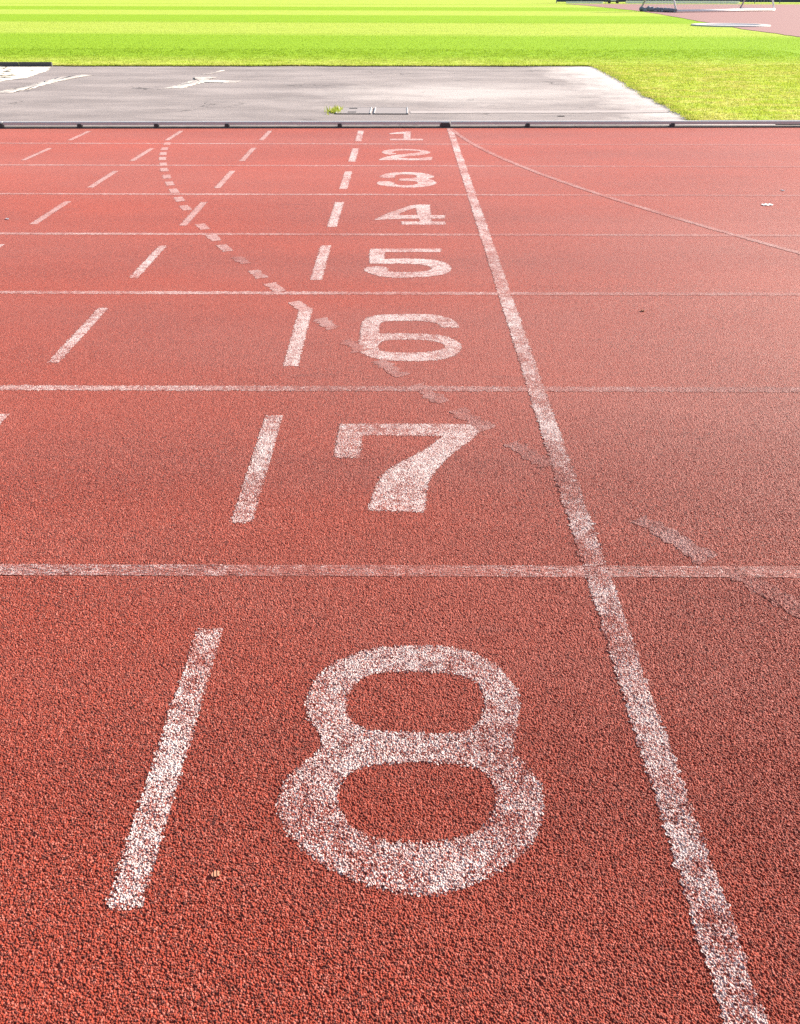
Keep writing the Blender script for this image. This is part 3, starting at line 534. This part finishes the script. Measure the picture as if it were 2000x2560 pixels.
# ------------------------------------------------------------------ long-jump pit corner, edging, sand on the asphalt
def blob(name, outline, z, mat, amp, label, cat, hgt=.003):
    P = []
    for a, b in zip(outline, outline[1:] + outline[:1]):
        n = max(3, int(np.hypot(b[0] - a[0], b[1] - a[1]) / .05)); P += rough_line(a, b, n, amp)[:-1]
    c = np.mean(P, 0); v = [(c[0], c[1], z + hgt)] + [(x, y, z) for x, y in P]; n = len(P)
    inner = [(c[0] + (x - c[0]) * .8, c[1] + (y - c[1]) * .8, z + hgt * rng.uniform(.5, 1.0)) for x, y in P]; v += inner
    f = [(0, 1 + n + i, 1 + n + (i + 1) % n) for i in range(n)] + [(1 + i, 1 + (i + 1) % n, 1 + n + (i + 1) % n, 1 + n + i) for i in range(n)]
    o = mesh_obj(name, v, f, mat, smooth=True)
    return tag(o, label, cat) if label else o
pit = blob('sand_pit', [(-6.83, 15.45), (-6.62, 16.3), (-6.76, 17.6), (-7.05, 18.62), (-12, 18.45), (-12, 15.2)], .004, M_SAND, .04, None, None, .012)
pit['kind'] = 'structure'
tag(blob('spilled_sand', [(-6.20, 13.85), (-5.93, 13.85), (-5.86, 15.5), (-5.62, 16.85), (-5.85, 16.9), (-6.10, 16.4)], .004, M_SPILL, .045, 'x', 'x'), 'long pale streak of spilled sand near the sand pit', 'sand', 'sand spilled on the asphalt')
tag(blob('spilled_sand', [(-3.78, 14.50), (-3.50, 14.55), (-3.35, 15.55), (-2.80, 15.5), (-2.75, 15.8), (-3.40, 16.0), (-3.30, 16.5), (-3.70, 16.5), (-3.62, 15.5)], .004, M_SPILL, .045, 'x', 'x'),
    'bright cross shaped patch of spilled sand on the apron left of centre', 'sand', 'sand spilled on the asphalt')
tag(blob('spilled_sand', [(-3.70, 17.0), (-3.58, 17.0), (-3.40, 17.9), (-3.52, 17.9)], .004, M_SPILL, .02, 'x', 'x'),
    'thin faint wisp of sand just beyond the cross shaped sand patch', 'sand', 'sand spilled on the asphalt')
m = MB()
root = empty('pit_edging', (-7.05, 18.80, 0)); tag(root, 'dark rubber edging board standing behind the sand pit at the left edge', 'edging board')
for a, b in ((-7.72, -7.06), (-9.7, -7.73), (-11.7, -9.71)):
    p = MB(); ya, yb = 18.80 + .026 * (a + 7), 18.80 + .026 * (b + 7)
    p.box(((a + b) / 2 + 7.05, (ya + yb) / 2 - 18.80 - .045, .028), (b - a - .006, .05, .10), math.atan(.026), .006)
    p.build('edging_board', M_EDGING, root)
lt = MB()                                       # dark litter of leaves and turf on the sand: too many to count
for _ in range(70):
    x, y = rng.uniform(-9, -6.85), rng.uniform(15.6, 18.5); a = rng.uniform(0, 6.28); L, w = rng.uniform(.05, .16), rng.uniform(.02, .05)
    if x > -7.0 and y > 17.8: continue
    dx, dy = math.cos(a), math.sin(a)
    lt.add([(x - dx * L, y - dy * L, .03), (x + dy * w, y - dx * w, .036), (x + dx * L, y + dy * L, .033), (x - dy * w, y + dx * w, .042)], [(0, 1, 2, 3)])
tag(lt.build('leaf_litter', M_SOIL), 'dark bits of leaves and turf scattered over the sand pit', 'litter', kind='stuff')

# drain with two covers
def cover(x0, x1, slots, label):
    y0, y1 = 11.47, 12.12; root = empty('access_cover', ((x0 + x1) / 2, (y0 + y1) / 2, .004)); hw, hd = (x1 - x0) / 2, (y1 - y0) / 2
    tag(root, label, 'cover', 'access covers in the asphalt')
    MB().box((0, 0, .0), (2 * hw - .03, 2 * hd - .03, .012)).build('plate', M_COVER, root)
    for sy, w_ in ((-hd, .016), (hd, .022)): MB().box((0, sy, .001), (2 * hw, w_, .010)).build('gap_strip', M_DARK, root)
    for sx_ in (-hw + .012, hw - .012): MB().box((sx_, 0, .004), (.014, 2 * hd - .03, .014)).build('steel_edge', M_STEEL, root)
    for sy in slots: MB().box((-.02, sy, .003), (.105, .055, .012)).build('slot', M_DARK, root)
cover(-.855, -.40, (.19, -.19), 'left access cover with two dark slots beside the green tuft')
cover(-.37, .075, (), 'right plain access cover at the start of the pale strip')
v = []; rl = rough_line((.10, 11.55), (3.45, 11.70), 70, .014); ru = rough_line((.10, 11.80), (3.45, 11.93), 70, .014)
v = [(x, y, .004) for x, y in rl] + [(x, y, .004) for x, y in ru]
mesh_obj('filled_trench', v, [(i, i + 1, 71 + i, 70 + i) for i in range(69)], M_TRENCH)['kind'] = 'structure'
tf = MB()
for _ in range(90):
    x, y = rng.normal(-.885, .045), rng.normal(11.72, .13); a = rng.uniform(0, 6.28); h = rng.uniform(.03, .075); w = .010
    tf.add([(x - w * math.cos(a), y - w * math.sin(a), 0), (x + w * math.cos(a), y + w * math.sin(a), 0), (x + rng.normal(0, .03), y + rng.normal(0, .03), h)], [(0, 1, 2)])
tag(tf.build('weed_tuft', M_BLADE), 'small yellow green weed tuft growing at the left end of the access covers', 'weed')

# ------------------------------------------------------------------ litter on the track
def scrap(name, x, y, L, W_, ang, mat, label, cat, group=None):
    m = MB(); v, f = [], []
    n = 8
    for i in range(n + 1):
        u = i / n - .5; wv = W_ * (1 - (2 * abs(u)) ** 3 * .75)
        for s in (-1, 1): v.append((u * L, s * wv / 2 + rng.normal(0, W_ * .04), .0035 + min(.004, W_ * .15) * math.sin(i * 1.1 + s) ** 2))
    for i in range(n): f.append((2 * i, 2 * i + 2, 2 * i + 3, 2 * i + 1))
    v += [(a, b, c - .0015) for a, b, c in v]; k = 2 * (n + 1)
    f += [tuple(reversed([q + k for q in g_])) for g_ in f[:n]]
    f += [(2 * i, k + 2 * i, k + 2 * i + 2, 2 * i + 2) for i in range(n)] + [(2 * i + 1, 2 * i + 3, k + 2 * i + 3, k + 2 * i + 1) for i in range(n)]
    f += [(0, 1, k + 1, k), (2 * n, k + 2 * n, k + 2 * n + 1, 2 * n + 1)]
    o = mesh_obj(name, v, f, mat); o.location = (x, y, 0); o.rotation_euler = (0, 0, ang); tag(o, label, cat, group)
scrap('paper_scrap', 2.712, 6.368, .088, .05, .05, M_PAPER, 'white paper strip lying on the track at the right edge', 'paper', 'scraps on the track')
scrap('paper_scrap', 3.025, 6.88, .02, .035, .4, M_PAPER, 'tiny white paper speck beyond the white paper strip at the right', 'paper', 'scraps on the track')
scrap('paper_scrap', -2.735, 5.87, .018, .035, .9, M_PAPER, 'tiny white paper speck on the track at the left edge', 'paper', 'scraps on the track')
scrap('dry_leaf', -.335, .899, .016, .012, .4, M_LEAF, 'small tan dry leaf fragment between the nearest dash and the large 8', 'leaf', 'leaves on the track')
scrap('dry_leaf', 1.202, 3.991, .022, .02, .2, M_LEAF, 'tan dry leaf fragment on bare track right of the numeral 6', 'leaf', 'leaves on the track')
scrap('stone_chip', 1.986, 11.319, .10, .05, 0, M_DARK, 'small dark chip lying on the asphalt behind the right rail', 'stone')

# ------------------------------------------------------------------ portable goal
A, B, Cc, Dd = Vector((17.165, 60.34, 0)), Vector((25.05, 64.9, 0)), Vector((15.85, 64.2, 0)), Vector((24.3, 69.4, 0))
G0 = Vector((A.x, A.y, ZT + .012)); goal = empty('football_goal', G0)
tag(goal, 'white portable football goal standing on the edge of the grass at the far right', 'goal')
def lp(p, z=0): return Vector((p.x - G0.x, p.y - G0.y, z))
lt_, rt_ = (A + Cc) / 2, (B + Dd) / 2; TOP = 2.9; r = .06
MB().tube([lp(A, r * 1.3), lp(B, r * 1.3)], r * 1.3, 14).build('ground_bar', M_WHITE, goal, True)
MB().tube([lp(A, r), lp(Cc, r)], r, 12).build('side_bar', M_SHADET, goal, True)
MB().tube([lp(B, r), lp(Dd, r)], r, 12).build('side_bar', M_SHADET, goal, True)
for p, t_, mt in ((A, lt_, M_WHITE), (Cc, lt_, M_SHADET), (B, rt_, M_WHITE), (Dd, rt_, M_SHADET)):
    MB().tube([lp(p, .05), lp(t_, TOP)], r * .95, 12).build('post', mt, goal, True)
MB().tube([lp(lt_, TOP), lp(rt_, TOP)], r, 12).build('crossbar', M_WHITE, goal, True)
net = MB()
for i in range(31):
    t = i / 30; net.tube([lp(Cc.lerp(Dd, t), .1), lp(lt_.lerp(rt_, t), TOP - .05)], .006, 4)
for j in range(1, 12):
    u = j / 12; net.tube([lp(Cc.lerp(lt_, u), TOP * u), lp(Dd.lerp(rt_, u), TOP * u)], .005, 4)
for P, Q, T in ((A, Cc, lt_), (B, Dd, rt_)):
    for i in range(1, 10): net.tube([lp(P.lerp(Q, i / 10), .1), lp(T, TOP - .05)], .005, 4)
net.build('net', M_NET, goal)
bn = MB(); pts = []; rad = []
for i in range(26):
    t = i / 25; q = A.lerp(Cc, t); pts.append(lp(q + Vector((rng.normal(-.02, .05), rng.normal(0, .05), 0)), .11 + abs(rng.normal(0, .03)))); rad.append(.07 + abs(rng.normal(0, .045)))
bn.tube(pts, rad, 9); bn.build('bunched_net', M_NETDARK, goal, True)

# throwing circle on the edge of the court
cc = empty('throwing_circle', (13.65, 39.75, ZT + .012)); tag(cc, 'low white rimmed throwing circle set at the edge of the red court', 'throwing circle')
seg = 72; v, f = [], []; prof = [(1.58, -.01), (1.57, .035), (1.52, .042), (1.20, .042), (1.16, .02)]
for k in range(seg):
    q = 2 * math.pi * k / seg
    for rr, z in prof: v.append((rr * math.cos(q), rr * math.sin(q), z))
L_ = len(prof)
for k in range(seg):
    for i in range(L_ - 1): f.append((k * L_ + i, ((k + 1) % seg) * L_ + i, ((k + 1) % seg) * L_ + i + 1, k * L_ + i + 1))
mesh_obj('rim', v, f, M_RIM, cc)
v = [(1.17 * math.cos(2 * math.pi * k / seg), 1.17 * math.sin(2 * math.pi * k / seg), .022) for k in range(seg)]
mesh_obj('floor_slab', v, [tuple(range(seg))], M_NETDARK, cc)

# ------------------------------------------------------------------ far boundary: fence, white board, trolley
fence = empty('boundary_fence', (18, 97.5, ZT)); tag(fence, 'dark mesh boundary fence with grey posts across the far right background', 'fence')
fx = np.arange(-2.5, 45, 2.5)
for a, b in zip(fx[:-1], fx[1:]):
    p = MB(); p.box(((a + b) / 2, 0, 1.15), (2.42, .03, 2.1)); p.build('mesh_panel', M_FENCE, fence)
for a in fx: MB().tube([(a, 0, 0), (a, 0, 2.3)], .04, 8).build('post', M_POST, fence)
for x0, x1, y, h, lab in ((16.0, 19.6, 94.6, .16, 'low white board lying before the fence, leftmost of two'), (21.9, 33.0, 94.9, .22, 'long low white board lying before the fence behind the goal')):
    o = MB().box((0, 0, h / 2), (x1 - x0, .25, h), 0, .03).build('white_board', M_WHITE); o.location = ((x0 + x1) / 2, y, ZT + .012); tag(o, lab, 'board', 'white boards by the fence')
tr = empty('equipment_trolley', (20.45, 94.0, ZT + .012)); tag(tr, 'small pale equipment trolley with dark wheels before the far fence', 'trolley')
MB().box((0, 0, .42), (.85, .5, .34), .1, .05).build('tray', M_WHITE, tr)
for sx_ in (-.42, .36):
    w = MB()
    w.tube([(sx_, -.3, .16), (sx_, -.22, .16)], .16, 14); w.build('wheel', M_BLOCK, tr)
MB().tube([(.45, 0, .35), (.75, 0, .8)], .025, 6).build('handle', M_BLOCK, tr)
